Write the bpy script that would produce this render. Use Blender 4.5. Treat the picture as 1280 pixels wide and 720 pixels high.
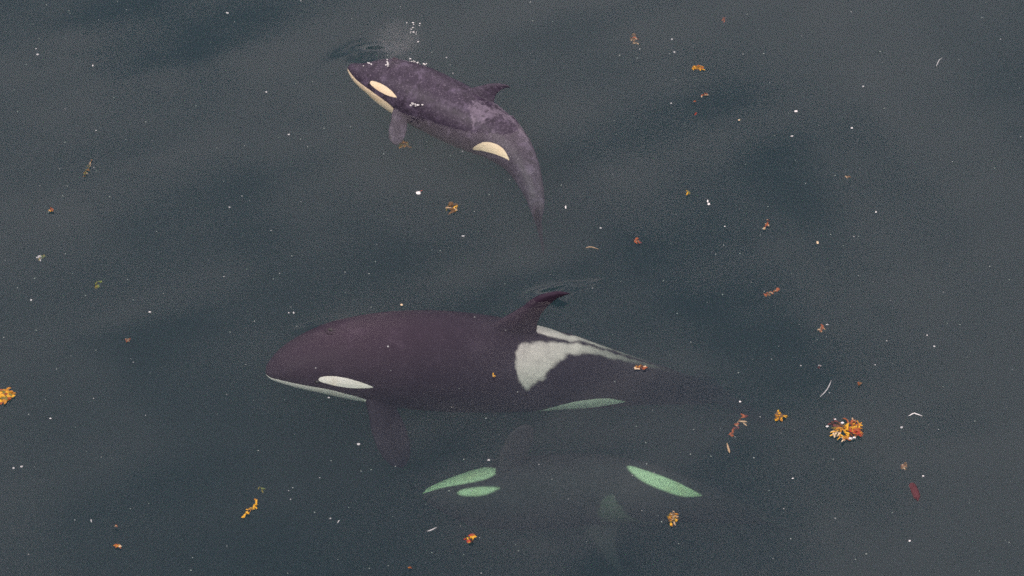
import bpy, bmesh, math, random
import numpy as np
from mathutils import Vector, Matrix

for o in list(bpy.data.objects):
    bpy.data.objects.remove(o)
SC = bpy.context.scene
COL = SC.collection
R = math.radians

# ------------------------------------------------------------------ camera
TILT = 45.0                      # degrees off straight down: a drone hovering south of the whales
DIST = 42.0
CENTRE = Vector((0, 0, 0))       # point of the sea surface in the middle of the frame
PXM = 100.0                      # pixels per metre at the middle of the 1280-pixel frame
cR = Vector((1, 0, 0))
cU = Vector((0, math.cos(R(TILT)), math.sin(R(TILT))))
cF = Vector((0, -math.sin(R(TILT)), math.cos(R(TILT))))   # from the scene towards the camera
CAM = CENTRE + cF * DIST
cam_d = bpy.data.cameras.new('camera')
cam = bpy.data.objects.new('camera', cam_d)
COL.objects.link(cam)
cam.location = CAM
cam.rotation_euler = (R(TILT), 0, 0)
cam_d.sensor_width = 36.0
cam_d.lens = 36.0 * DIST / (1280.0 / PXM)
cam_d.clip_start = 0.1
cam_d.clip_end = 5000.0
SC.camera = cam


def at(px, py, z=0.0):
    """the point at height z seen at pixel (px, py) of the 1280 x 720 photograph"""
    k = 1.0 / (PXM * DIST)
    d = -cF + cR * ((px - 640.0) * k) + cU * ((360.0 - py) * k)
    t = (z - CAM.z) / d.z
    return CAM + d * t


# ------------------------------------------------------------------ sky, sun, exposure
SUN_EL, SUN_AZ = 52.0, 215.0     # behind the camera, a little to its left
world = bpy.data.worlds.new('World')
SC.world = world
world.use_nodes = True
wn, wl = world.node_tree.nodes, world.node_tree.links
wn.clear()
w_out = wn.new('ShaderNodeOutputWorld')
w_bg = wn.new('ShaderNodeBackground')
w_bg.inputs['Strength'].default_value = 0.1
sky = wn.new('ShaderNodeTexSky')
sky.sky_type = 'NISHITA'
sky.sun_disc = False
sky.sun_elevation = R(SUN_EL)
sky.sun_rotation = R(SUN_AZ)
sky.dust_density = 2.0
tc = wn.new('ShaderNodeTexCoord')
mp = wn.new('ShaderNodeMapping')
mp.inputs['Rotation'].default_value = (0, 0, R(38))
mp.inputs['Scale'].default_value = (1.0, 1.9, 1.4)
wl.new(tc.outputs['Generated'], mp.inputs['Vector'])
cl = wn.new('ShaderNodeTexNoise')
cl.inputs['Scale'].default_value = 8.0
cl.inputs['Detail'].default_value = 5.0
cl.inputs['Roughness'].default_value = 0.5
cl.inputs['Distortion'].default_value = 0.6
wl.new(mp.outputs['Vector'], cl.inputs['Vector'])
cr = wn.new('ShaderNodeMapRange')
cr.interpolation_type = 'SMOOTHSTEP'
cr.inputs['From Min'].default_value = 0.40
cr.inputs['From Max'].default_value = 0.62
cr.inputs['To Min'].default_value = 0.14
wl.new(cl.outputs['Fac'], cr.inputs['Value'])
cmix = wn.new('ShaderNodeMixRGB')
cmix.inputs['Color2'].default_value = (22.5, 19.2, 18.9, 1)      # sunlit cloud
wl.new(cr.outputs['Result'], cmix.inputs['Fac'])
wl.new(sky.outputs['Color'], cmix.inputs['Color1'])
wl.new(cmix.outputs['Color'], w_bg.inputs['Color'])
wl.new(w_bg.outputs['Background'], w_out.inputs['Surface'])

sun_d = bpy.data.lights.new('sun', 'SUN')
sun_d.energy = 0.7
sun_d.angle = R(14)
sun_d.color = (1.0, 0.96, 0.9)
sun = bpy.data.objects.new('sun', sun_d)
COL.objects.link(sun)
# sun_rotation in the sky texture turns clockwise from +Y
sd = Vector((math.sin(R(SUN_AZ)) * math.cos(R(SUN_EL)), math.cos(R(SUN_AZ)) * math.cos(R(SUN_EL)), math.sin(R(SUN_EL))))
sun.rotation_euler = sd.to_track_quat('Z', 'Y').to_euler()
sun.location = (0, 0, 60)

SC.view_settings.view_transform = 'Standard'
SC.view_settings.look = 'None'
SC.view_settings.gamma = 1.0
SC.view_settings.exposure = 0.30
SC.view_settings.use_curve_mapping = False
SC.render.engine = 'CYCLES'
SC.cycles.volume_bounces = 2
SC.cycles.max_bounces = 8
SC.cycles.transparent_max_bounces = 16
SC.cycles.use_denoising = False
SC.cycles.caustics_reflective = False
SC.cycles.caustics_refractive = False


# ------------------------------------------------------------------ helpers
def tag(o, label=None, cat=None, group=None, kind=None):
    if label: o['label'] = label
    if cat: o['category'] = cat
    if group: o['group'] = group
    if kind: o['kind'] = kind
    return o


def new_mat(name):
    m = bpy.data.materials.new(name)
    m.use_nodes = True
    m.node_tree.nodes.clear()
    return m, m.node_tree.nodes, m.node_tree.links


def mesh_obj(name, verts, faces, mat=None, parent=None, smooth=True):
    me = bpy.data.meshes.new(name)
    me.from_pydata([tuple(v) for v in verts], [], faces)
    me.update()
    if smooth:
        me.polygons.foreach_set('use_smooth', [True] * len(me.polygons))
    if mat: me.materials.append(mat)
    o = bpy.data.objects.new(name, me)
    COL.objects.link(o)
    if parent: o.parent = parent
    return o


def empty(name, loc):
    o = bpy.data.objects.new(name, None)
    o.empty_display_size = 0.1
    o.location = loc
    COL.objects.link(o)
    return o


# ------------------------------------------------------------------ water
SCATTER = Vector((0.030, 0.0342, 0.057))     # per metre
ABSORB = Vector((0.265, 0.15, 0.205))


def water_material():
    m, n, l = new_mat('sea_water')
    out = n.new('ShaderNodeOutputMaterial')
    geo = n.new('ShaderNodeNewGeometry')
    # fine wind ripples, in drifting patches
    mp = n.new('ShaderNodeMapping')
    mp.inputs['Rotation'].default_value = (0, 0, R(-35))
    mp.inputs['Scale'].default_value = (1.0, 1.5, 1.0)
    l.new(geo.outputs['Position'], mp.inputs['Vector'])
    r1 = n.new('ShaderNodeTexNoise')
    r1.inputs['Scale'].default_value = 22.0
    r1.inputs['Detail'].default_value = 3.0
    r1.inputs['Roughness'].default_value = 0.65
    l.new(mp.outputs['Vector'], r1.inputs['Vector'])
    r2 = n.new('ShaderNodeTexNoise')
    r2.inputs['Scale'].default_value = 0.55
    r2.inputs['Detail'].default_value = 3.0
    l.new(mp.outputs['Vector'], r2.inputs['Vector'])
    pm = n.new('ShaderNodeMapRange')
    pm.interpolation_type = 'SMOOTHSTEP'
    pm.inputs['From Min'].default_value = 0.40
    pm.inputs['From Max'].default_value = 0.62
    pm.inputs['To Min'].default_value = 0.35
    pm.inputs['To Max'].default_value = 1.0
    l.new(r2.outputs['Fac'], pm.inputs['Value'])
    mul = n.new('ShaderNodeMath'); mul.operation = 'MULTIPLY'
    l.new(r1.outputs['Fac'], mul.inputs[0]); l.new(pm.outputs['Result'], mul.inputs[1])
    bump = n.new('ShaderNodeBump')
    bump.inputs['Strength'].default_value = 1.0
    bump.inputs['Distance'].default_value = 0.0009
    l.new(mul.outputs[0], bump.inputs['Height'])
    # Fresnel reflectance of a water surface (Schlick)
    dot = n.new('ShaderNodeVectorMath'); dot.operation = 'DOT_PRODUCT'
    l.new(geo.outputs['Incoming'], dot.inputs[0]); l.new(bump.outputs['Normal'], dot.inputs[1])
    ab = n.new('ShaderNodeMath'); ab.operation = 'ABSOLUTE'
    l.new(dot.outputs['Value'], ab.inputs[0])
    om = n.new('ShaderNodeMath'); om.operation = 'SUBTRACT'; om.use_clamp = True
    om.inputs[0].default_value = 1.0
    l.new(ab.outputs[0], om.inputs[1])
    pw = n.new('ShaderNodeMath'); pw.operation = 'POWER'; pw.inputs[1].default_value = 5.0
    l.new(om.outputs[0], pw.inputs[0])
    ma = n.new('ShaderNodeMath'); ma.operation = 'MULTIPLY_ADD'
    ma.inputs[1].default_value = 0.98; ma.inputs[2].default_value = 0.02
    l.new(pw.outputs[0], ma.inputs[0])
    tr = n.new('ShaderNodeBsdfTransparent')
    gl = n.new('ShaderNodeBsdfGlossy')
    gl.inputs['Roughness'].default_value = 0.06
    l.new(bump.outputs['Normal'], gl.inputs['Normal'])
    mix = n.new('ShaderNodeMixShader')
    l.new(ma.outputs[0], mix.inputs['Fac'])
    l.new(tr.outputs[0], mix.inputs[1]); l.new(gl.outputs[0], mix.inputs[2])
    l.new(mix.outputs[0], out.inputs['Surface'])
    # the water itself: scattering and absorption, per metre
    vs = n.new('ShaderNodeVolumeScatter')
    ds = max(SCATTER)
    vs.inputs['Density'].default_value = ds
    vs.inputs['Color'].default_value = (*(SCATTER / ds), 1)
    vs.inputs['Anisotropy'].default_value = 0.2
    va = n.new('ShaderNodeVolumeAbsorption')
    da = max(ABSORB) * 1.25
    va.inputs['Density'].default_value = da
    va.inputs['Color'].default_value = (*(Vector((1, 1, 1)) - ABSORB / da), 1)
    add = n.new('ShaderNodeAddShader')
    l.new(vs.outputs[0], add.inputs[0]); l.new(va.outputs[0], add.inputs[1])
    l.new(add.outputs[0], out.inputs['Volume'])
    return m


def gauss(x, y, px, py, sx, sy, ang=0.0):
    c = at(px, py, 0)
    dx, dy = x - c.x, y - c.y
    ca, sa = math.cos(R(ang)), math.sin(R(ang))
    u, v = dx * ca + dy * sa, -dx * sa + dy * ca
    return np.exp(-(u / sx) ** 2 - (v / sy) ** 2)


def build_water():
    def axis(lo, hi, step, far):
        core = list(np.arange(lo, hi, step))
        outer, d = [], step
        p = hi
        while p < far:
            outer.append(p); d *= 1.35; p += d
        outer.append(far)
        inner, d, p = [], step, lo
        while True:
            d *= 1.35; p -= d
            if p < -far: break
            inner.append(p)
        inner.append(-far)
        return np.array(inner[::-1] + core + outer)
    xs = axis(-7.2, 7.2, 0.03, 1500.0)
    ys = axis(-5.8, 6.6, 0.03, 1500.0)
    X, Y = np.meshgrid(xs, ys)
    near = np.exp(-((X / 60) ** 2 + (Y / 60) ** 2))
    H = near * (0.007 * np.sin(.7 * X + 1.1 * Y + 0.4) + 0.002 * np.sin(-1.9 * X + 2.7 * Y + 1.3)
                + 0.0008 * np.sin(4.3 * X + 1.7 * Y) + 0.0006 * np.sin(2.2 * X - 5.1 * Y + 2.0))
    # swell pushed up before the calf's head, and behind the adult's fin tip
    H += 0.058 * gauss(X, Y, 469, 67, 0.19, 0.12, 6)
    H += 0.008 * gauss(X, Y, 440, 66, 0.30, 0.14, 38)
    H += 0.048 * gauss(X, Y, 683, 371, 0.19, 0.10, 20)
    H += 0.020 * gauss(X, Y, 704, 363, 0.12, 0.06, 34)
    H += 0.010 * gauss(X, Y, 724, 358, 0.24, 0.05, 16)
    H += 0.007 * gauss(X, Y, 404, 404, 0.26, 0.05, 18)
    nx, ny = len(xs), len(ys)
    verts = np.stack([X.ravel(), Y.ravel(), H.ravel()], 1)
    i = np.arange(nx - 1)
    faces = []
    for j in range(ny - 1):
        a = j * nx + i
        faces.append(np.stack([a, a + 1, a + nx + 1, a + nx], 1))
    faces = np.concatenate(faces).tolist()
    verts = verts.tolist()
    # sides and bottom close the body of water
    D = -45.0
    b = len(verts)
    far = 1500.0
    verts += [(-far, -far, D), (far, -far, D), (far, far, D), (-far, far, D)]
    faces.append([b, b + 3, b + 2, b + 1])
    S = list(range(nx)); N = [(ny - 1) * nx + k for k in range(nx)]
    W = [k * nx for k in range(ny)]; E = [k * nx + nx - 1 for k in range(ny)]
    faces.append([b, b + 1] + S[::-1])
    faces.append([b + 2, b + 3] + N)
    faces.append([b + 3, b] + W)
    faces.append([b + 1, b + 2] + E[::-1])
    o = mesh_obj('water', verts, faces, water_material())
    tag(o, 'dark teal-grey sea surface', None, None, 'structure')
    return o


water = build_water()


# ------------------------------------------------------------------ killer whales
PROFILE = np.array([
    # s     half-width  above   below
    (0.000, 0.003, 0.003, 0.003),
    (0.006, 0.015, 0.013, 0.012),
    (0.020, 0.027, 0.022, 0.023),
    (0.045, 0.043, 0.038, 0.036),
    (0.075, 0.057, 0.054, 0.049),
    (0.110, 0.069, 0.071, 0.062),
    (0.150, 0.080, 0.083, 0.075),
    (0.200, 0.090, 0.092, 0.087),
    (0.280, 0.101, 0.101, 0.101),
    (0.360, 0.106, 0.105, 0.107),
    (0.440, 0.104, 0.105, 0.105),
    (0.520, 0.097, 0.100, 0.098),
    (0.600, 0.084, 0.090, 0.086),
    (0.680, 0.066, 0.076, 0.070),
    (0.760, 0.046, 0.059, 0.053),
    (0.840, 0.028, 0.043, 0.039),
    (0.900, 0.018, 0.032, 0.029),
    (0.950, 0.012, 0.020, 0.019),
    (0.985, 0.006, 0.008, 0.008)])


def hermite(xs, ys, x):
    """smooth interpolation of rows ys at xs, straight beyond the ends"""
    xs = np.asarray(xs, float); ys = np.asarray(ys, float)
    if ys.ndim == 1: ys = ys[:, None]
    m = np.zeros_like(ys)
    d = (ys[1:] - ys[:-1]) / (xs[1:] - xs[:-1])[:, None]
    m[0], m[-1] = d[0], d[-1]
    h = xs[1:] - xs[:-1]
    m[1:-1] = (d[:-1] * h[1:, None] + d[1:] * h[:-1, None]) / (h[1:] + h[:-1])[:, None]
    x = np.asarray(x, float)
    k = np.clip(np.searchsorted(xs, x) - 1, 0, len(xs) - 2)
    hh = h[k][:, None]
    t = ((x - xs[k]) / h[k])[:, None]
    tc = np.clip(t, 0, 1)
    y = ((2 * tc**3 - 3 * tc**2 + 1) * ys[k] + (tc**3 - 2 * tc**2 + tc) * hh * m[k]
         + (-2 * tc**3 + 3 * tc**2) * ys[k + 1] + (tc**3 - tc**2) * hh * m[k + 1])
    y = np.where(t < 0, ys[0] + t * hh * m[0], y)
    y = np.where(t > 1, ys[-1] + (t - 1) * hh * m[-1], y)
    return y


def loft(rings, verts, faces):
    b = len(verts); n = len(rings[0])
    for r in rings: verts.extend(r)
    for k in range(len(rings) - 1):
        for q in range(n):
            a, c = b + k * n + q, b + k * n + (q + 1) % n
            faces.append((a, c, c + n, a + n))
    faces.append(tuple(b + q for q in range(n))[::-1])
    e = b + (len(rings) - 1) * n
    faces.append(tuple(e + q for q in range(n)))


def fin_ring(le, te, nrm, th):
    """foil section between leading and trailing edge"""
    le, te, nrm = np.array(le, float), np.array(te, float), np.array(nrm, float)
    u = [0, .04, .14, .3, .5, .72, .9, 1.0]
    t = [0.15, .5, .85, 1., .9, .62, .34, .16]
    up = [le + (te - le) * a + nrm * th * b for a, b in zip(u, t)]
    dn = [le + (te - le) * a - nrm * th * b for a, b in zip(u, t)]
    return [tuple(p) for p in up + dn[::-1]]


def base_whale():
    """straight killer whale of length 1: x from snout to fluke notch, y to its left, z to its back"""
    verts, faces = [], []
    S = np.concatenate([np.linspace(0, .05, 14), np.linspace(.06, .985, 90)])
    P = hermite(PROFILE[:, 0], PROFILE[:, 1:], S)
    rings = []
    for s, (w, a, b) in zip(S, P):
        ring = []
        for q in range(40):
            th = 2 * math.pi * q / 40
            cy, cz = math.sin(th), math.cos(th)
            keel = 1.0 + (0.10 * max(0, cz) ** 6 if s > .62 else 0)
            ring.append((s, w * cy, (a if cz > 0 else b) * cz * keel))
        rings.append(ring)
    loft(rings, verts, faces)
    # dorsal fin
    LE = [(.400, .080), (.440, .108), (.462, .136), (.484, .162), (.508, .188), (.537, .212), (.566, .230)]
    TE = [(.570, .080), (.552, .108), (.549, .136), (.552, .162), (.560, .188), (.571, .212), (.584, .228)]
    TH = [.017, .013, .011, .0095, .008, .0065, .0045]
    loft([fin_ring((a[0], 0, a[1]), (b[0], 0, b[1]), (0, 1, 0), t) for a, b, t in zip(LE, TE, TH)], verts, faces)
    # flippers
    for sg in (1, -1):
        d = np.array((.34, .56, -.72)); d /= np.linalg.norm(d)
        ch = np.array((1, -.25, .05)); ch -= d * ch.dot(d); ch /= np.linalg.norm(ch)
        nn = np.cross(d, ch)
        root = np.array((.228, .066, -.042))
        rr = []
        for dist, c0, c1, t in [(-.02, -.026, .026, .012), (.03, -.034, .032, .012), (.065, -.042, .040, .010),
                                (.10, -.042, .045, .008), (.13, -.034, .043, .0065), (.152, -.018, .034, .005), (.164, .002, .020, .0035)]:
            p = root + d * dist
            le, te = p + ch * c0, p + ch * c1
            flip = np.array((1, sg, 1))
            r = fin_ring(le * flip, te * flip, nn * flip, t)
            rr.append(r if sg > 0 else r[::-1])
        loft(rr, verts, faces)
    # flukes
    rr = []
    for y, a, b, t in [(-.128, 1.012, 1.020, .003), (-.118, .998, 1.020, .0045), (-.09, .974, 1.014, .006), (-.055, .953, 1.008, .008),
                       (-.02, .938, 1.002, .010), (0, .930, .996, .011)]:
        rr.append(fin_ring((a, y, 0), (b, y, 0), (0, 0, 1), t))
    full = rr + [[(x, -y, z) for x, y, z in r] for r in rr[-2::-1]]
    loft(full, verts, faces)
    me = bpy.data.meshes.new('tmp')
    me.from_pydata(verts, [], faces)
    o = bpy.data.objects.new('tmp', me)
    COL.objects.link(o)
    bm = bmesh.new(); bm.from_mesh(me)
    bmesh.ops.recalc_face_normals(bm, faces=bm.faces)
    bm.to_mesh(me); bm.free()
    md = o.modifiers.new('r', 'REMESH'); md.mode = 'VOXEL'; md.voxel_size = .0024
    ms = o.modifiers.new('s', 'SMOOTH'); ms.factor = .5; ms.iterations = 5
    dg = bpy.context.evaluated_depsgraph_get()
    ev = o.evaluated_get(dg)
    m2 = bpy.data.meshes.new_from_object(ev)
    V = np.empty(len(m2.vertices) * 3); m2.vertices.foreach_get('co', V); V = V.reshape(-1, 3)
    F = [tuple(p.vertices) for p in m2.polygons]
    bpy.data.objects.remove(o); bpy.data.meshes.remove(me); bpy.data.meshes.remove(m2)
    return V, F


def sdf(poly, P):
    """signed distance to a polygon, positive inside"""
    poly = np.asarray(poly, float)
    d = np.full(len(P), 1e9); inside = np.zeros(len(P), bool)
    for a, b in zip(poly, np.roll(poly, -1, 0)):
        e = b - a
        w = P - a
        t = np.clip((w @ e) / (e @ e), 0, 1)
        d = np.minimum(d, np.linalg.norm(w - t[:, None] * e, axis=1))
        c1 = (P[:, 1] >= a[1]); c2 = (P[:, 1] < b[1]); c3 = (e[0] * w[:, 1] - e[1] * w[:, 0] > 0)
        inside ^= (c1 & c2 & c3) | (~c1 & ~c2 & ~c3)
    return np.where(inside, d, -d)


DEG = math.pi / 180 * .09
def smooth_poly(p, n=3):
    p = np.array([(a, b * DEG) for a, b in p])
    for _ in range(n):
        q = np.roll(p, -1, 0)
        p = np.stack([.75 * p + .25 * q, .25 * p + .75 * q], 1).reshape(-1, 2)
    return p


EYE_PATCH = smooth_poly([(.098, 86), (.106, 80), (.135, 78), (.17, 81), (.207, 90), (.207, 92), (.175, 96), (.135, 97), (.103, 93)], 2)
CHIN = smooth_poly([(-.02, 96), (.03, 104), (.08, 107), (.13, 109), (.18, 114), (.205, 121), (.218, 130), (.218, 132), (.19, 146), (.17, 172),
                    (.17, 190), (-.02, 190)], 2)
BELLY = smooth_poly([(.16, 166), (.22, 172), (.32, 171), (.45, 172), (.56, 174), (.62, 178), (.66, 182), (.66, 190), (.16, 190)], 3)
FLANK = smooth_poly([(.575, 130), (.60, 111), (.635, 96), (.675, 88), (.71, 89), (.745, 105), (.745, 107), (.70, 118), (.63, 129), (.58, 137)], 2)
SADDLE = smooth_poly([(.494, 42), (.496, 26), (.506, 17), (.532, 12), (.552, 7), (.60, 2), (.68, 1), (.80, 4), (.84, 9), (.76, 13), (.68, 13),
                      (.618, 17), (.588, 32), (.572, 56), (.550, 76), (.533, 74), (.508, 58)], 2)


def whale_material(name, white, skin, saddle, mottle, saddle_cut=0.0, rough=.5, spec=.08, bump=.5, edge=.001, ragged=.028, fine=0.):
    m, n, l = new_mat(name)
    out = n.new('ShaderNodeOutputMaterial')
    bs = n.new('ShaderNodeBsdfPrincipled')
    l.new(bs.outputs[0], out.inputs['Surface'])
    rest = n.new('ShaderNodeAttribute'); rest.attribute_name = 'rest'
    aw = n.new('ShaderNodeAttribute'); aw.attribute_name = 'white_field'
    asd = n.new('ShaderNodeAttribute'); asd.attribute_name = 'saddle_field'

    def noise(scale, detail=4.0, rough=.6):
        t = n.new('ShaderNodeTexNoise')
        t.inputs['Scale'].default_value = scale; t.inputs['Detail'].default_value = detail
        t.inputs['Roughness'].default_value = rough
        l.new(rest.outputs['Vector'], t.inputs['Vector'])
        return t.outputs['Fac']

    def rng(v, a, b, c=0., d=1.):
        t = n.new('ShaderNodeMapRange'); t.interpolation_type = 'SMOOTHSTEP'
        for k, q in zip(('From Min', 'From Max', 'To Min', 'To Max'), (a, b, c, d)):
            t.inputs[k].default_value = q
        l.new(v, t.inputs['Value'])
        return t.outputs['Result']

    def math_(op, a, b):
        t = n.new('ShaderNodeMath'); t.operation = op
        for k, q in enumerate((a, b)):
            if isinstance(q, (int, float)): t.inputs[k].default_value = q
            else: l.new(q, t.inputs[k])
        return t.outputs[0]

    def mix(f, a, b):
        t = n.new('ShaderNodeMixRGB')
        for k, q in zip(('Fac', 'Color1', 'Color2'), (f, a, b)):
            if isinstance(q, tuple): t.inputs[k].default_value = (*q, 1)
            elif isinstance(q, (int, float)): t.inputs[k].default_value = q
            else: l.new(q, t.inputs[k])
        return t.outputs['Color']
    # dark skin, mottled with paler worn patches
    nz = noise(26, 6, .7)
    pale = tuple(min(1, c * 3.0 + .03) for c in skin)
    col = mix(math_('MULTIPLY', rng(nz, .46, .74), mottle), skin, pale)
    col = mix(rng(noise(90, 3), .55, .8, 0, mottle * .6), col, tuple(c * 2.2 for c in skin))
    # grey saddle with ragged, feathered edge
    se = math_('ADD', asd.outputs['Fac'], math_('MULTIPLY', math_('SUBTRACT', noise(45, 5), .5), ragged))
    sf = rng(se, -.003, .008)
    sfm = math_('MULTIPLY', sf, rng(noise(38, 6, .7), .30 + saddle_cut, .62 + saddle_cut, .45 if saddle_cut else .75, 1.))
    sx = n.new('ShaderNodeSeparateXYZ'); l.new(rest.outputs['Vector'], sx.inputs[0])
    sfm = math_('MULTIPLY', sfm, rng(sx.outputs['X'], .58, .80, 1., .22))
    col = mix(sfm, col, saddle)
    if ragged < .05:
        crease = rng(math_('ABSOLUTE', math_('SUBTRACT', noise(14, 2), .5), 0.), .0, .010, .45, 0.)
        col = mix(math_('MULTIPLY', crease, sfm), col, tuple(c * .55 for c in saddle))
    if fine:
        col = mix(rng(noise(230, 2), .56, .70, 0, fine), col, (.20, .17, .21))
        col = mix(rng(noise(60, 4), .50, .66, 0, fine), col, tuple(c * .45 for c in skin))
    # white patches with narrow edges; a wide edge paints in water blur
    we = math_('ADD', aw.outputs['Fac'], math_('MULTIPLY', math_('SUBTRACT', noise(60, 3), .5), .002))
    wf = rng(we, -edge, edge)
    wcol = mix(rng(noise(18, 5), .45, .75, 0, .5), white, tuple(c * k for c, k in zip(white, (.95, .80, .66))))
    col = mix(wf, col, wcol)
    l.new(col, bs.inputs['Base Color'])
    bs.inputs['Roughness'].default_value = rough
    bs.inputs['Specular IOR Level'].default_value = spec
    bp = n.new('ShaderNodeBump'); bp.inputs['Strength'].default_value = bump; bp.inputs['Distance'].default_value = .006
    l.new(noise(70, 4), bp.inputs['Height'])
    l.new(bp.outputs['Normal'], bs.inputs['Normal'])
    return m


BV, BF = base_whale()
BPHI = np.degrees(np.arctan2(np.abs(BV[:, 1]), BV[:, 2]))
q = np.stack([BV[:, 0], BPHI * DEG], 1)
fin_v = (BV[:, 2] > .112) | ((BV[:, 0] > .17) & (BV[:, 0] < .36) & (np.hypot(BV[:, 1], BV[:, 2]) > .112)) | (np.abs(BV[:, 1]) > .125)
white_f = np.maximum.reduce([sdf(EYE_PATCH, q), sdf(CHIN, q), sdf(FLANK, q), sdf(BELLY, q)])
pr = hermite(PROFILE[:, 0], PROFILE[:, 1:], np.clip(BV[:, 0], 0, .985))
off_body = (BV[:, 1] / pr[:, 0]) ** 2 + (BV[:, 2] / np.where(BV[:, 2] > 0, pr[:, 1], pr[:, 2])) ** 2 > 1.07
white_f = np.where(fin_v | (off_body & (BV[:, 0] > .19) & (BV[:, 0] < .5)), -.03, white_f)
sadd_f = np.where(BV[:, 2] > .106, -.03, sdf(SADDLE, q))


class Whale:
    def __init__(self, spine, size, dorsal, side, mat, label, group=None, girth=1.0, fin=1.0, head=1.0, flipper=1.0):
        """spine: rows (s, px, py, z); dorsal: rows (s, angle of the back away from the camera)"""
        self.size, self.girth, self.fin, self.head, self.flipper = size, girth, fin, head, flipper
        sp = [r[0] for r in spine]
        pts = np.array([at(r[1], r[2], r[3]) for r in spine])
        self.sp, self.pts = sp, pts
        self.dorsal, self.side = dorsal, side
        self.root = empty('killer_whale', (0, 0, 0))
        base = Vector(pts[len(pts) // 2])
        self.root.location = base
        tag(self.root, label, 'killer whale', group)
        B = BV.copy()
        if self.flipper != 1:
            root = np.stack([np.full(len(B), .228), .066 * np.sign(B[:, 1]), np.full(len(B), -.042)], 1)
            k = np.clip((np.linalg.norm(B - root, axis=1) - .035) / .03, 0, 1)[:, None] * (1 - self.flipper)
            fl = off_body & (B[:, 0] > .17) & (B[:, 0] < .42) & (B[:, 2] < 0)
            B = np.where(fl[:, None], B + (root - B) * k, B)
        W = self.place(B)
        me = bpy.data.meshes.new('body')
        me.from_pydata((W - np.array(base)).tolist(), [], BF)
        me.polygons.foreach_set('use_smooth', [True] * len(me.polygons))
        for nm, dat in (('white_field', white_f), ('saddle_field', sadd_f)):
            a = me.attributes.new(nm, 'FLOAT', 'POINT'); a.data.foreach_set('value', dat)
        a = me.attributes.new('rest', 'FLOAT_VECTOR', 'POINT'); a.data.foreach_set('vector', BV.ravel())
        me.materials.append(mat)
        me.update()
        b = bpy.data.objects.new('body', me); COL.objects.link(b); b.parent = self.root
        self.body = b
        self.base = base

    def frame(self, s):
        e = 1e-3
        P = hermite(self.sp, self.pts, s)
        T = hermite(self.sp, self.pts, s + e) - hermite(self.sp, self.pts, s - e)
        T /= np.linalg.norm(T, axis=1)[:, None]
        f = -T
        r_, u_, f_ = (np.array(v) for v in (cR, cU, cF))
        fx, fy = f @ r_, f @ u_
        nl = np.hypot(fx, fy) + 1e-9
        perp = (fy / nl)[:, None] * r_ + (-fx / nl)[:, None] * u_
        perp *= self.side
        a = np.radians(hermite([k[0] for k in self.dorsal], [k[1] for k in self.dorsal], s))
        up = np.sin(a) * perp + np.cos(a) * f_
        up -= (up * T).sum(1)[:, None] * T
        up /= np.linalg.norm(up, axis=1)[:, None]
        left = np.cross(up, f)
        return P, up, left

    def place(self, V):
        P, up, left = self.frame(V[:, 0])
        k = self.size * self.girth * (1 + (self.head - 1) * np.clip((.34 - V[:, 0:1]) / .22, 0, 1))
        z = V[:, 2:3]
        z = np.where((z > .1) & (np.abs(V[:, 1:2]) < .03), .1 + (z - .1) * self.fin, z)
        return P + up * (z * k) + left * (V[:, 1:2] * k)

    def part(self, name, V, F, mat):
        W = self.place(np.array(V, float)) - np.array(self.base)
        return mesh_obj(name, W.tolist(), F, mat, self.root)


def plain(name, col, rough=.5, spec=.5, noise_scale=0, var=.3, alpha=None):
    m, n, l = new_mat(name)
    out = n.new('ShaderNodeOutputMaterial'); bs = n.new('ShaderNodeBsdfPrincipled')
    l.new(bs.outputs[0], out.inputs['Surface'])
    bs.inputs['Base Color'].default_value = (*col, 1)
    bs.inputs['Roughness'].default_value = rough
    bs.inputs['Specular IOR Level'].default_value = spec
    if noise_scale:
        g = n.new('ShaderNodeNewGeometry')
        t = n.new('ShaderNodeTexNoise'); t.inputs['Scale'].default_value = noise_scale; t.inputs['Detail'].default_value = 3
        l.new(g.outputs['Position'], t.inputs['Vector'])
        mr = n.new('ShaderNodeMixRGB')
        mr.inputs['Color1'].default_value = (*[c * (1 - var) for c in col], 1)
        mr.inputs['Color2'].default_value = (*[min(1, c * (1 + var)) for c in col], 1)
        l.new(t.outputs['Fac'], mr.inputs['Fac'])
        l.new(mr.outputs['Color'], bs.inputs['Base Color'])
    return m


SKIN = (.028, .017, .030)
m_adult = whale_material('adult_skin', (.92, .85, .80), SKIN, (.60, .51, .51), .18)
m_calf = whale_material('calf_skin', (.78, .64, .44), (.034, .025, .043), (.17, .14, .185), .7, .1, .42, .25, bump=1.0, ragged=.13, fine=.6)
m_young = whale_material('young_skin', (.80, .80, .66), (.052, .040, .054), (.15, .135, .135), .15, edge=.0055)  # wide patch edge paints the softening of deep water into the skin colour
m_eye = plain('eye_dark', (.012, .010, .010), .12)
m_slit = plain('blowhole_opening', (.008, .007, .008), .3)


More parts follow.
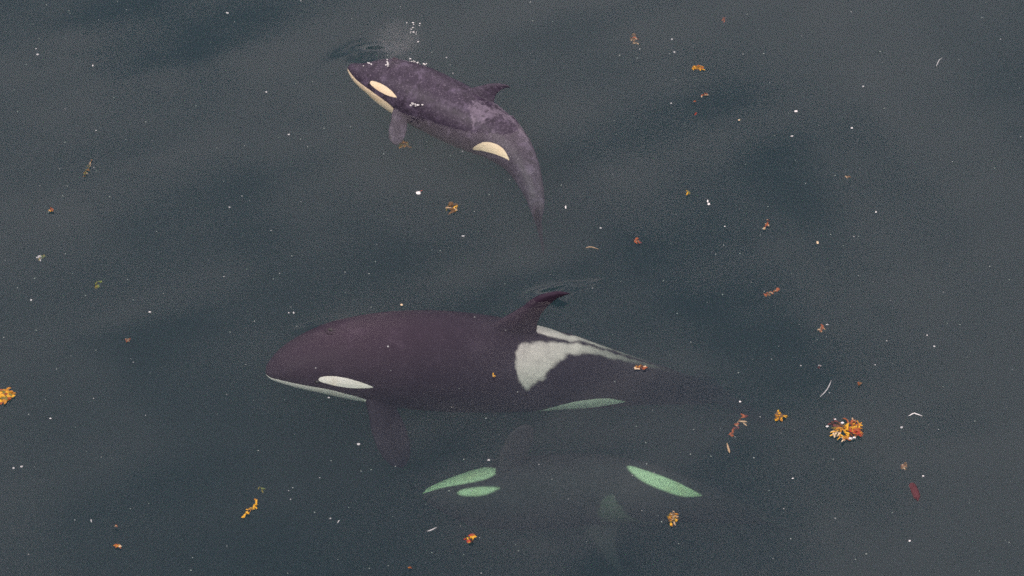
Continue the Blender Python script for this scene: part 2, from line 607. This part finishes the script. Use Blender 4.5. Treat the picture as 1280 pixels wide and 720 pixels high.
def add_face_parts(w, skin, eye_s=.098, eye_phi=93):
    """eyes in front of the white patches, and the blowhole"""
    def surf(s, phi, lift=0.):
        p = hermite(PROFILE[:, 0], PROFILE[:, 1:], np.array([s]))[0]
        a = math.radians(phi)
        return np.array((s, p[0] * math.sin(a) + lift * math.sin(a), (p[1] if math.cos(a) > 0 else p[2]) * math.cos(a) + lift * math.cos(a)))
    for sg in (1, -1):
        c = surf(eye_s, eye_phi, -.001); c[1] *= sg
        V, F = [], []
        nn, mm = 10, 6
        for i in range(mm + 1):
            t = math.pi * i / mm
            for j in range(nn):
                f = 2 * math.pi * j / nn
                V.append(c + .0042 * np.array((math.sin(t) * math.cos(f) * 1.3, math.sin(t) * math.sin(f), math.cos(t))))
        for i in range(mm):
            for j in range(nn):
                F.append((i * nn + j, (i + 1) * nn + j, (i + 1) * nn + (j + 1) % nn, i * nn + (j + 1) % nn))
        w.part('eye', V, F, m_eye)
    # blowhole: a low rim round a crescent opening
    c = surf(.135, 0, .0)
    V, F = [], []
    nn, mm = 20, 8
    for i in range(nn):
        f = 2 * math.pi * i / nn
        for j in range(mm):
            g = 2 * math.pi * j / mm
            rr = .0085 + .0034 * math.cos(g)
            V.append(c + np.array((rr * math.cos(f) * .9, rr * math.sin(f) * 1.2, .0028 * math.sin(g) - .5 * (rr * math.sin(f)) ** 2 / .08)))
    for i in range(nn):
        for j in range(mm):
            a, b = i * mm + j, i * mm + (j + 1) % mm
            d, e = ((i + 1) % nn) * mm + j, ((i + 1) % nn) * mm + (j + 1) % mm
            F.append((a, b, e, d))
    rim = w.part('blowhole', V, F, plain('blowhole_lip', skin, .4, .15, 60, .3))
    V = [c + np.array((.0075 * math.cos(2 * math.pi * i / 16), .0095 * math.sin(2 * math.pi * i / 16), .0006)) for i in range(16)]
    V += [v - np.array((0, 0, .004)) for v in V]
    F = [tuple(range(16)), tuple(range(31, 15, -1))] + [(i, (i + 1) % 16, 16 + (i + 1) % 16, 16 + i) for i in range(16)]
    op = w.part('opening', V, F, m_slit)
    op.parent = rim


adult = Whale([(0, 332, 467, -.48), (.05, 358, 459, -.46), (.12, 402, 452, -.49), (.2, 450, 449, -.56), (.3, 508, 449, -.72), (.4, 568, 452, -.91),
               (.5, 628, 457, -1.12), (.6, 688, 464, -1.26), (.7, 748, 474, -1.55), (.8, 808, 482, -1.95), (.9, 866, 491, -2.6), (1.0, 920, 498, -3.4)],
              6.0, [(0, 57), (.3, 48), (1, 52)], 1, m_adult,
              'large dark adult orca swimming just under the surface, pale grey saddle behind its fin')
add_face_parts(adult, SKIN)

calf = Whale([(0, 436, 83, -.04), (.04, 452, 92, -.03), (.10, 474, 100, -.03), (.2, 508, 113, -.06), (.35, 550, 132, -.12), (.48, 584, 150, -.17),
              (.62, 621, 172, -.24), (.74, 647, 199, -.33), (.83, 661, 226, -.45), (.92, 670, 256, -.58), (1.0, 673, 286, -.66)],
             3.2, [(0, 72), (.3, 66), (.6, 68), (1, 84)], 1, m_calf,
             'small mottled orca calf breaking the surface with cream white eye and jaw patches', girth=1.2, fin=.62, head=1.16, flipper=.8)
add_face_parts(calf, (.05, .036, .052))

young = Whale([(0, 528, 619, -2.4), (.1, 571, 620, -2.4), (.2, 615, 620, -2.45), (.35, 684, 615, -2.5), (.5, 752, 612, -2.45), (.65, 822, 617, -2.4),
               (.8, 888, 629, -2.75), (.9, 930, 640, -3.2), (1.0, 968, 654, -3.7)],
              4.5, [(0, 76), (.4, 74), (.6, 80), (1, 86)], -1, m_young,
              'young orca deep in the water on its side, only greenish white patches showing')
add_face_parts(young, (.052, .040, .054))


# ------------------------------------------------------------------ unseen wooded shore, added so steep water slopes reflect dark
def build_reflection_hills():
    n, rows = 240, [(480, -2), (500, 40), (560, 130), (620, 200), (680, 240), (760, -2)]
    rnd = random.Random(4)
    ph = [rnd.uniform(0, 6.28) for _ in range(5)]
    V, F = [], []
    for r, h in rows:
        for i in range(n):
            a = 2 * math.pi * i / n
            k = .75 + .16 * math.sin(5 * a + ph[0]) + .1 * math.sin(11 * a + ph[1]) + .07 * math.sin(23 * a + ph[2])
            V.append((r * math.cos(a), r * math.sin(a), h * k if h > 0 else h))
    for j in range(len(rows) - 1):
        for i in range(n):
            F.append((j * n + i, j * n + (i + 1) % n, (j + 1) * n + (i + 1) % n, (j + 1) * n + i))
    o = mesh_obj('reflection_hills', V, F, plain('added_forest', (.035, .05, .03), .9, .1, .05, .5))
    tag(o, 'unseen wooded shore added for dark reflections in the water', None, None, 'structure')


build_reflection_hills()

# ------------------------------------------------------------------ drifting things
PAL = {k: plain('weed_' + k, tuple(v * .74 for v in c), .5, .2, 90, .35) for k, c in {
    'gold': (.78, .42, .035), 'amber': (.50, .22, .03), 'brown': (.17, .095, .045), 'rust': (.36, .10, .04), 'olive': (.20, .17, .045),
    'green': (.17, .23, .07), 'cream': (.80, .62, .40), 'maroon': (.16, .05, .05), 'white': (.88, .86, .84), 'dark': (.03, .022, .02),
    'red': (.45, .06, .03), 'tan': (.50, .36, .22), 'mauve': (.115, .036, .045), 'pale': (.55, .56, .56)}.items()}


def ribbon(rng, p0, ang, length, width, th, curl=0.6, lift=0.0, lobes=True):
    """a thin leathery blade, closed mesh: rounded tip, waist, slight curl"""
    V, F = [], []
    n = 5
    p = Vector(p0); a = ang
    prof = [.45, .75, 1.0, .9, .35] if lobes else [.6, .9, 1., .7, .12]
    tilt = rng.uniform(-.5, .5)
    for i in range(n):
        w = width * prof[i] * .5
        t = Vector((math.cos(a), math.sin(a), 0)); s = Vector((-math.sin(a), math.cos(a), 0))
        side = (s * math.cos(tilt) + Vector((0, 0, 1)) * math.sin(tilt))
        up = Vector((0, 0, 1)) * math.cos(tilt) - s * math.sin(tilt)
        z = Vector((0, 0, lift * math.sin(math.pi * i / (n - 1))))
        for q in (side * w, up * th * .5, -side * w, -up * th * .5):
            V.append(p + z + q)
        p = p + t * (length / (n - 1))
        a += rng.uniform(-curl, curl) / n * 2
    for i in range(n - 1):
        for k in range(4):
            F.append((i * 4 + k, i * 4 + (k + 1) % 4, (i + 1) * 4 + (k + 1) % 4, (i + 1) * 4 + k))
    F.append((3, 2, 1, 0)); e = (n - 1) * 4
    F.append((e, e + 1, e + 2, e + 3))
    return V, F


def blob(rng, c, r, squash=(1, 1, 1)):
    V, F = [], []
    nn, mm = 7, 5
    for i in range(mm + 1):
        t = math.pi * i / mm
        for j in range(nn):
            f = 2 * math.pi * j / nn
            k = r * rng.uniform(.8, 1.15)
            V.append(Vector(c) + Vector((math.sin(t) * math.cos(f) * k * squash[0], math.sin(t) * math.sin(f) * k * squash[1], math.cos(t) * k * squash[2])))
    for i in range(mm):
        for j in range(nn):
            F.append((i * nn + j, (i + 1) * nn + j, (i + 1) * nn + (j + 1) % nn, i * nn + (j + 1) % nn))
    return V, F


class Multi:
    def __init__(self): self.V, self.F, self.M, self.mats = [], [], [], []
    def add(self, vf, mat):
        V, F = vf; b = len(self.V)
        self.V += V; self.F += [tuple(b + k for k in f) for f in F]
        if mat not in self.mats: self.mats.append(mat)
        self.M += [self.mats.index(mat)] * len(F)
    def build(self, name, loc=None, parent=None):
        o = mesh_obj(name, self.V, self.F, None, parent, smooth=False)
        for m in self.mats: o.data.materials.append(PAL[m])
        o.data.polygons.foreach_set('material_index', self.M)
        if loc is not None: o.location = loc
        return o


def seaweed(name, px, py, w, h, pal, n, label, seed, z=.004, cat='seaweed', bw=.30, group=None, layout=None):
    """a scrap of torn rockweed: forked blades and a few air bladders, w x h in photograph pixels"""
    rng = random.Random(seed)
    W, Hh = w / PXM, h / PXM / math.cos(R(TILT))
    m = Multi()
    size = min(W, Hh)
    for i in range(n):
        if layout == 'line':
            t = (i + .5) / n - .5
            c = Vector((t * W + rng.uniform(-.1, .1) * W, t * Hh * (1 if w < h * 3 else .4) + rng.uniform(-.06, .06) * Hh, rng.uniform(0, .015)))
        else:
            rr = math.sqrt(rng.random()) * .36; f = rng.uniform(0, 6.28)
            c = Vector((rr * math.cos(f) * W, rr * math.sin(f) * Hh, rng.uniform(0, .02)))
        ang = rng.uniform(0, 6.28)
        L = size * rng.uniform(.25, .6)
        c -= Vector((math.cos(ang), math.sin(ang), 0)) * L * .4
        col = rng.choice(pal)
        if i and (prev - c).length > 1e-4:
            dv = c - prev
            m.add(ribbon(rng, prev, math.atan2(dv.y, dv.x), dv.length * 1.05, .007, .006, 0., .0), col)
        prev = c
        m.add(ribbon(rng, c, ang, L, max(.010, size * bw * rng.uniform(.35, .8)), .008, 1.2, .012), col)
        if rng.random() < .6:
            e = c + Vector((math.cos(ang), math.sin(ang), 0)) * L * .6
            m.add(ribbon(rng, e, ang + rng.choice((-.7, .7)), L * .6, max(.008, size * bw * .5), .008, 1.0, .008), rng.choice(pal))
        if rng.random() < .3:
            m.add(blob(rng, c + Vector((0, 0, .012)), max(.008, size * .09), (1.2, .8, .8)), rng.choice(pal))
    o = m.build(name, at(px, py, z))
    return tag(o, label, cat, group)


# the big clump: every frond a part
def big_clump():
    rng = random.Random(21)
    root = empty('seaweed_clump', at(1057, 538, .0))
    tag(root, 'largest raft of golden and rusty seaweed, as long as a flipper', 'seaweed')
    spots = []
    for i in range(50):
        f = rng.uniform(0, 6.28); rr = math.sqrt(rng.random())
        spots.append((rr * .185 * math.cos(f), rr * .17 * math.sin(f)))
    for i, (x, y) in enumerate(spots):
        if x < -.06 and y > .02: pal = ['brown', 'maroon', 'brown', 'dark']
        elif x > .02 and y < -.03: pal = ['red', 'rust', 'amber', 'dark']
        elif x > .02 and y > .08: pal = ['rust', 'tan', 'brown']
        elif x > .0: pal = ['gold', 'gold', 'amber', 'rust']
        elif y < -.02: pal = ['gold', 'olive', 'amber', 'cream']
        else: pal = ['olive', 'brown', 'amber']
        m = Multi()
        ang = math.atan2(y, x) + rng.uniform(-.7, .7)
        L = rng.uniform(.06, .12)
        p = Vector((x, y, rng.uniform(.0, .03))) - Vector((math.cos(ang), math.sin(ang), 0)) * L * .55
        c = rng.choice(pal)
        m.add(ribbon(rng, p, ang, L, .026 * rng.uniform(.7, 1.3), .009, 1.0, .02), c)
        for sgn in (-1, 1):
            if rng.random() < .75:
                e = p + Vector((math.cos(ang), math.sin(ang), .1)) * L * rng.uniform(.4, .75)
                m.add(ribbon(rng, e, ang + sgn * rng.uniform(.5, 1.0), L * .6, .02, .008, 1.0, .01), rng.choice(pal))
        if rng.random() < .35:
            m.add(blob(rng, p + Vector((0, 0, .02)), .012, (1.4, .9, .8)), 'gold' if 'gold' in pal else c)
        m.build('frond', None, root)
    for (px, py, r, ang) in ((1034, 533, .016, 0), (1044, 524, .012, 0), (1053, 528.5, .02, .3), (1063, 548, .022, -.2), (1068, 547, .017, .6)):
        m = Multi()
        m.add(blob(rng, at(px, py, .03) - root.location, r, (1.2, .8, .6)), 'white')
        m.build('bleached_tip', None, root)


big_clump()

G = 'small seaweed scraps adrift'
seaweed('seaweed_scrap', 975, 522, 17, 12, ['gold', 'gold', 'amber', 'brown', 'gold'], 12, 'bright yellow seaweed tuft drifting beside the largest seaweed raft', 3)
seaweed('seaweed_scrap', 5, 494, 26, 19, ['gold', 'amber', 'gold', 'rust', 'olive'], 20, 'golden hooked seaweed tuft, second largest scrap on the water', 5)
seaweed('seaweed_scrap', 840, 648, 13, 21, ['olive', 'amber', 'brown', 'gold', 'tan'], 15, 'upright olive brown seaweed tuft above the sunken orca', 7)
seaweed('seaweed_scrap', 564, 261, 17, 23, ['brown', 'tan', 'olive', 'gold', 'brown'], 11, 'loose branching brown sprig with one golden tip', 9, bw=.2)
seaweed('seaweed_scrap', 110, 211, 8, 27, ['olive', 'brown', 'green', 'tan'], 8, 'thin upright string of olive brown bits', 11, layout='line', bw=.45)
seaweed('seaweed_scrap', 64, 263, 8, 9, ['cream', 'rust', 'gold', 'rust'], 5, 'tiny bright orange and cream scrap of weed', 13, bw=.4)
seaweed('seaweed_scrap', 50, 323, 12, 8, ['green', 'pale', 'olive'], 5, 'pale green weed scrap with a whitish edge', 15, z=-.03)
seaweed('seaweed_scrap', 123, 356, 10, 13, ['green', 'olive', 'green'], 6, 'plain green leafy weed scrap', 17, z=-.02, bw=.4)
seaweed('seaweed_scrap', 792, 50, 11, 22, ['brown', 'rust', 'tan', 'brown'], 9, 'dull brown upright weed scrap half sunk in the water', 19, z=-.12)
seaweed('seaweed_scrap', 872, 86, 16, 10, ['amber', 'gold', 'amber', 'rust'], 10, 'amber weed scrap lying flat with a thin tail', 23)
seaweed('seaweed_scrap', 881, 119, 9, 9, ['rust', 'cream', 'dark', 'rust'], 5, 'rust and cream star shaped scrap below the amber one', 25, bw=.4)
seaweed('seaweed_scrap', 905, 27, 9, 12, ['maroon', 'rust', 'maroon'], 5, 'faint maroon weed scrap sunk under the surface', 27, z=-.25)
seaweed('seaweed_scrap', 860, 242, 7, 6, ['gold', 'olive'], 4, 'single small yellow weed bit beside a white fleck', 29, bw=.5)
seaweed('seaweed_scrap', 795, 302, 12, 9, ['maroon', 'cream', 'rust', 'amber', 'dark'], 6, 'maroon and cream leaf scrap adrift between the calf and the adult fin', 31, bw=.35)
seaweed('seaweed_scrap', 958, 282, 8, 13, ['rust', 'maroon', 'tan'], 5, 'two joined reddish weed beads', 33, layout='line', bw=.6)
seaweed('seaweed_scrap', 964, 367, 19, 8, ['rust', 'tan', 'rust', 'brown'], 6, 'faint orange brown pair of weed bits side by side', 35, layout='line', bw=.5, z=-.05)
seaweed('seaweed_scrap', 1027, 414, 10, 14, ['rust', 'rust', 'tan'], 6, 'rust coloured weed wedge with a pale grey bit at its tip', 37, z=-.03, bw=.4)
seaweed('seaweed_scrap', 1060, 222, 9, 6, ['brown', 'tan'], 4, 'dim brown weed flake all alone', 39, z=-.08, bw=.45)
seaweed('seaweed_scrap', 1073, 481, 11, 6, ['rust', 'amber', 'brown'], 4, 'small orange brown scrap near a curved white filament', 41, bw=.5)
seaweed('seaweed_scrap', 1131, 582, 13, 14, ['brown', 'maroon', 'tan', 'brown'], 6, 'dim brown weed scrap right beside the mauve pod', 43, z=-.1)
seaweed('seaweed_scrap', 923, 532, 20, 26, ['rust', 'maroon', 'tan'], 7, 'broken slanting chain of faint reddish bits by the tan stick', 45, z=-.1, layout='line', bw=.28)
seaweed('seaweed_scrap', 801, 460, 21, 8, ['rust', 'rust', 'amber', 'brown', 'cream'], 9, 'rust orange weed streak floating over the adult orca tail stock', 47, bw=.4)
seaweed('seaweed_scrap', 617, 469, 6, 10, ['gold', 'gold', 'cream'], 4, 'tiny golden weed sprig floating over the adult orca flank', 49, bw=.4)
seaweed('seaweed_scrap', 587, 673, 15, 18, ['red', 'amber', 'rust', 'dark', 'gold'], 9, 'fiery red and orange weed scrap below the sunken orca head', 51, bw=.32)
seaweed('seaweed_scrap', 314, 637, 15, 17, ['gold', 'amber', 'gold'], 6, 'golden yellow slanting weed twig', 53, layout='line', bw=.3)
seaweed('seaweed_scrap', 326, 613, 11, 9, ['olive', 'green'], 5, 'blurred olive weed bit sunk beside the golden twig', 55, z=-.3)
seaweed('seaweed_scrap', 149, 682, 10, 12, ['cream', 'rust', 'amber', 'maroon'], 6, 'cream orange and maroon crumpled weed scrap', 57, bw=.4)
seaweed('seaweed_scrap', 144, 659, 6, 4, ['tan', 'rust'], 3, 'tiny tan weed flake close by the crumpled cream and orange scrap', 59, bw=.6)
seaweed('seaweed_scrap', 160, 427, 8, 8, ['rust', 'tan', 'maroon'], 5, 'small rusty weed curl left of the adult orca snout', 61, bw=.35)
seaweed('seaweed_scrap', 513, 712, 6, 5, ['rust', 'amber'], 3, 'smallest rusty orange weed crumb below the fiery red scrap', 63, bw=.6)
seaweed('seaweed_scrap', 508, 183, 26, 14, ['olive', 'brown', 'amber'], 8, 'dim olive brown weed sunk under the calf flipper', 65, z=-.45, bw=.25)
seaweed('seaweed_scrap', 869, 128, 4, 4, ['rust'], 2, 'reddish crumb just below the rust and cream star scrap', 67, bw=.7)
seaweed('seaweed_scrap', 869, 143, 4, 4, ['red'], 2, 'dark red crumb farthest below the rust and cream star scrap', 69, bw=.7)
seaweed('seaweed_scrap', 1024, 459, 5, 6, ['maroon', 'pale'], 3, 'maroon crumb above the curved white filament', 71, bw=.6)


def filament(name, pts, r, mat, label, group=None, cat='filament', z=.008):
    c = at(*pts[len(pts) // 2], z)
    P = [at(x, y, z) - c for x, y in pts]
    V, F = [], []
    n = len(P)
    for i, p in enumerate(P):
        t = (P[min(i + 1, n - 1)] - P[max(i - 1, 0)]).normalized()
        s = Vector((-t.y, t.x, 0)); u = Vector((0, 0, 1))
        k = r * (1.0 if 0 < i < n - 1 else .45)
        for q in range(6):
            f = 2 * math.pi * q / 6
            V.append(p + s * math.cos(f) * k + u * math.sin(f) * k)
    for i in range(n - 1):
        for q in range(6):
            F.append((i * 6 + q, i * 6 + (q + 1) % 6, i * 6 + 6 + (q + 1) % 6, i * 6 + 6 + q))
    F.append(tuple(range(5, -1, -1))); F.append(tuple(range((n - 1) * 6, n * 6)))
    o = mesh_obj(name, V, F, PAL[mat]); o.location = c
    return tag(o, label, cat, group)


filament('filament', [(1039, 475.5), (1037, 481), (1034, 486.5), (1030, 491.5), (1025, 496)], .006, 'pale', 'long curved white filament like a bent feather shaft')
filament('filament', [(1136, 520), (1140, 517.5), (1143, 516.5), (1147, 518), (1153, 520)], .0075, 'white', 'white filament bent into a flat V')
filament('filament', [(1178, 72), (1174, 75), (1172, 79), (1170, 83)], .006, 'pale', 'short pale filament bowed like a bracket, alone on open water')
filament('filament', [(732, 310), (736, 308.6), (741, 309), (748, 311.5)], .006, 'tan', 'thin tan twig floating just behind the adult fin wake', cat='twig')
filament('filament', [(534, 664), (538, 663), (542, 661.2), (546, 659)], .008, 'pale', 'pale curved sliver left of the fiery red weed scrap')
filament('stick', [(908.8, 554), (910, 559), (911.2, 563), (912, 566)], .013, 'tan', 'short straight tan stick below the reddish chain of weed', cat='stick')
filament('filament', [(1032, 406), (1034, 405.6), (1036, 406.2)], .009, 'pale', 'pale grey bit touching the rust weed wedge')


def pod():
    rng = random.Random(8)
    pts = [(1138.5, 604), (1141, 608), (1143.5, 613), (1145.5, 618.5), (1147, 624)]
    c = at(*pts[2], .0)
    P = [at(x, y, .0) - c for x, y in pts]
    root = empty('seed_pod', c)
    tag(root, 'dull mauve knobbly curved pod floating below the largest seaweed raft', 'pod')
    V, F = [], []
    rings, nn = 17, 12
    arr = np.array(P)
    Q = hermite(np.linspace(0, 1, 5), arr, np.linspace(0, 1, rings))
    for i in range(rings):
        t = i / (rings - 1)
        k = .036 * (max(0, 1 - abs(2 * t - 1) ** 4.0)) ** .5 + .006
        d = Q[min(i + 1, rings - 1)] - Q[max(i - 1, 0)]
        d = Vector(d).normalized(); s = Vector((-d.y, d.x, 0))
        for q in range(nn):
            f = 2 * math.pi * q / nn
            kk = k * (1.12 if (q + i) % 2 else .88) * rng.uniform(.94, 1.06)
            V.append(Vector(Q[i]) + s * math.cos(f) * kk + Vector((0, 0, 1)) * math.sin(f) * kk * .8)
    for i in range(rings - 1):
        for q in range(nn):
            F.append((i * nn + q, i * nn + (q + 1) % nn, (i + 1) * nn + (q + 1) % nn, (i + 1) * nn + q))
    F.append(tuple(range(nn - 1, -1, -1))); F.append(tuple(range((rings - 1) * nn, rings * nn)))
    mesh_obj('husk', V, F, PAL['mauve'], root, smooth=False)
    e = Vector(Q[-1]); d = (Vector(Q[-1]) - Vector(Q[-3])).normalized()
    m = Multi(); m.add(blob(rng, e + d * .012, .014, (1, 1, .8)), 'mauve')
    m.build('stem_end', None, root)


pod()

# tiny white flecks (down, shell, foam crumbs): one thing each
FLECKS = [(45, 61, 3, 2), (47, 68, 5, 4), (116, 82, 2, 5), (995, 139, 7, 4), (843, 65, 4, 3), (367, 391, 3, 4), (707, 259, 3, 7), (579, 295, 6, 3), (423, 652, 2, 6),
          (114, 651, 2, 6), (284, 16, 6, 3), (990, 170, 6, 2), (1065, 160, 5, 3), (1168, 433, 4, 3), (1159, 419, 3, 2), (1001, 457, 3, 2), (333, 115, 4, 3),
          (361, 168, 5, 3), (287, 259, 4, 2), (906, 283, 3, 2), (751, 285, 4, 3), (485, 433, 3, 3), (502, 381, 5, 4), (1079, 108, 4, 3), (448, 555, 6, 4),
          (120, 163, 3, 2), (558, 72, 3, 2), (63, 523, 4, 2), (39, 375, 4, 3), (187, 390, 5, 2), (1095, 265, 3, 3), (1137, 676, 4, 3), (925, 502, 4, 3),
          (611, 575, 5, 3), (1127, 534, 5, 3), (840, 49, 3, 3), (839, 129, 3, 3), (886, 255, 5, 5), (924, 150, 4, 3), (17, 585, 4, 3), (27, 583, 5, 3),
          (411, 497, 5, 2), (361, 391, 2, 2), (1022, 303, 4, 6), (1154, 595, 4, 2), (991, 598, 4, 2), (117, 498, 2, 2), (413, 648, 3, 2), (1094, 456, 3, 2)]
SPECIAL = {(886, 255): 'bright white hooked fleck beside a small yellow weed bit', (924, 150): 'pale yellow round crumb below the rust star scrap',
           (1022, 303): 'cream oval fleck near the two joined reddish beads', (116, 82): 'short upright white fleck above the olive string of weed',
           (485, 433): 'tiny pale fleck floating over the adult orca back', (502, 381): 'tiny tan fleck over the upper edge of the adult orca back',
           (367, 391): 'bright white fleck above the adult orca forehead'}
frng = random.Random(77)
for (px, py, w, h) in FLECKS:
    m = Multi()
    k = .36 / PXM
    col = 'cream' if (px, py) in ((924, 150), (1022, 303), (502, 381)) else ('white' if frng.random() < .4 or (px, py) == (886, 255) else 'pale')
    m.add(blob(frng, (0, 0, 0), 1.0, (w * k, h * k / .75, .006)), col)
    if (px, py) == (886, 255):
        m.add(blob(frng, (-.02, .05, 0), 1.0, (.012, .03, .006)), 'white')
    o = m.build('fleck', at(px, py, .004 if col != 'pale' else -.02))
    o.rotation_euler.z = frng.uniform(-.5, .5)
    if (px, py) in SPECIAL: tag(o, SPECIAL[(px, py)], 'fleck')
    else:
        tone = 'bright white' if col == 'white' else 'dim greyish'
        form = 'slender upright' if h > 1.4 * w else 'slender sideways' if w > 1.4 * h else 'roundish'
        tag(o, f'tiny {tone} {form} fleck adrift on open water', 'fleck', f'{tone} {form} flecks adrift')
m = Multi()
m.add(blob(frng, (0, 0, .005), 1.0, (.034, .034, .012)), 'white')
m.add(ribbon(frng, (.01, .03, .0), .5, .05, .012, .006), 'red')
tag(m.build('shell_bit', at(523, 241.5, .004)), 'brightest white shell bit with a red edge below the calf flipper', 'shell')

# marine snow: countless faint motes hanging in the top metre of water
rng = random.Random(5)
m = Multi()
for i in range(420):
    px, py = rng.uniform(-40, 1320), rng.uniform(-40, 760)
    z = -rng.uniform(.05, .8)
    r = rng.uniform(.004, .011)
    c = at(px, py, z)
    V = [c + Vector(v) * r for v in ((1, 0, 0), (0, 1, 0), (-1, 0, 0), (0, -1, 0), (0, 0, 1), (0, 0, -1))]
    m.add((V, [(0, 1, 4), (1, 2, 4), (2, 3, 4), (3, 0, 4), (1, 0, 5), (2, 1, 5), (3, 2, 5), (0, 3, 5)]), 'pale')
o = m.build('plankton')
tag(o, 'faint pale motes hanging in the water', None, None, 'stuff')

# ------------------------------------------------------------------ the calf's breath and splash
m = Multi()
rng = random.Random(12)
def spray(cx, cy, sx, sy, n, r0, r1, z0, z1):
    for _ in range(n):
        px, py = rng.gauss(cx, sx), rng.gauss(cy, sy)
        m.add(blob(rng, at(px, py, rng.uniform(z0, z1)), rng.uniform(r0, r1), (1.2, 1, .8)), 'white')
spray(516, 80, 8, 2.5, 26, .006, .016, .12, .2)
spray(526, 84, 4, 3, 10, .005, .011, .12, .2)
spray(545, 94, 9, 2, 14, .005, .013, .1, .18)
spray(515, 40, 4, 7, 16, .005, .011, .2, .5)
spray(484, 79, 2.0, 2.0, 9, .006, .012, .32, .36)  # white blobs standing in for the glint at the blowhole
spray(521, 131, 4, 1.2, 12, .006, .014, .12, .16)
spray(462, 80, 5, 1.5, 5, .006, .010, .28, .32)
o = m.build('splash_glint')
tag(o, 'white water drops and foam over the calf head and back, with a modelled blowhole glint', None, None, 'stuff')


def mist():
    """breath mist fanning out from the blowhole"""
    ax = (.50, .40, .46)
    mt, n, l = new_mat('breath_mist')
    out = n.new('ShaderNodeOutputMaterial')
    tcn = n.new('ShaderNodeTexCoord')
    sc = n.new('ShaderNodeVectorMath'); sc.operation = 'DIVIDE'; sc.inputs[1].default_value = ax
    l.new(tcn.outputs['Object'], sc.inputs[0])
    ln = n.new('ShaderNodeVectorMath'); ln.operation = 'LENGTH'
    l.new(sc.outputs['Vector'], ln.inputs[0])
    mr = n.new('ShaderNodeMapRange'); mr.interpolation_type = 'SMOOTHSTEP'
    for k, v in zip(('From Min', 'From Max', 'To Min', 'To Max'), (.0, .95, 1., 0.)): mr.inputs[k].default_value = v
    l.new(ln.outputs['Value'], mr.inputs['Value'])
    nz = n.new('ShaderNodeTexNoise'); nz.inputs['Scale'].default_value = 5.5; nz.inputs['Detail'].default_value = 4
    nz.inputs['Distortion'].default_value = .8
    l.new(tcn.outputs['Object'], nz.inputs['Vector'])
    m2 = n.new('ShaderNodeMapRange')
    for k, v in zip(('From Min', 'From Max', 'To Min', 'To Max'), (.36, .68, .02, .42)): m2.inputs[k].default_value = v
    l.new(nz.outputs['Fac'], m2.inputs['Value'])
    mu = n.new('ShaderNodeMath'); mu.operation = 'MULTIPLY'
    l.new(mr.outputs[0], mu.inputs[0]); l.new(m2.outputs[0], mu.inputs[1])
    pv = n.new('ShaderNodeVolumeScatter')
    pv.inputs['Color'].default_value = (1, .94, .94, 1)
    l.new(mu.outputs[0], pv.inputs['Density'])
    l.new(pv.outputs[0], out.inputs['Volume'])
    V, F = [], []
    nn, mm = 24, 14
    for i in range(mm + 1):
        t = math.pi * i / mm
        for j in range(nn):
            f = 2 * math.pi * j / nn
            V.append((math.sin(t) * math.cos(f) * ax[0], math.sin(t) * math.sin(f) * ax[1], math.cos(t) * ax[2]))
    for i in range(mm):
        for j in range(nn):
            F.append((i * nn + j, (i + 1) * nn + j, (i + 1) * nn + (j + 1) % nn, i * nn + (j + 1) % nn))
    o = mesh_obj('breath_mist', V, F, mt)
    o.location = at(495, 53, .56)
    o.rotation_euler = (0, 0, R(25))
    tag(o, 'thin grey breath mist blown from the calf blowhole', None, None, 'stuff')


mist()
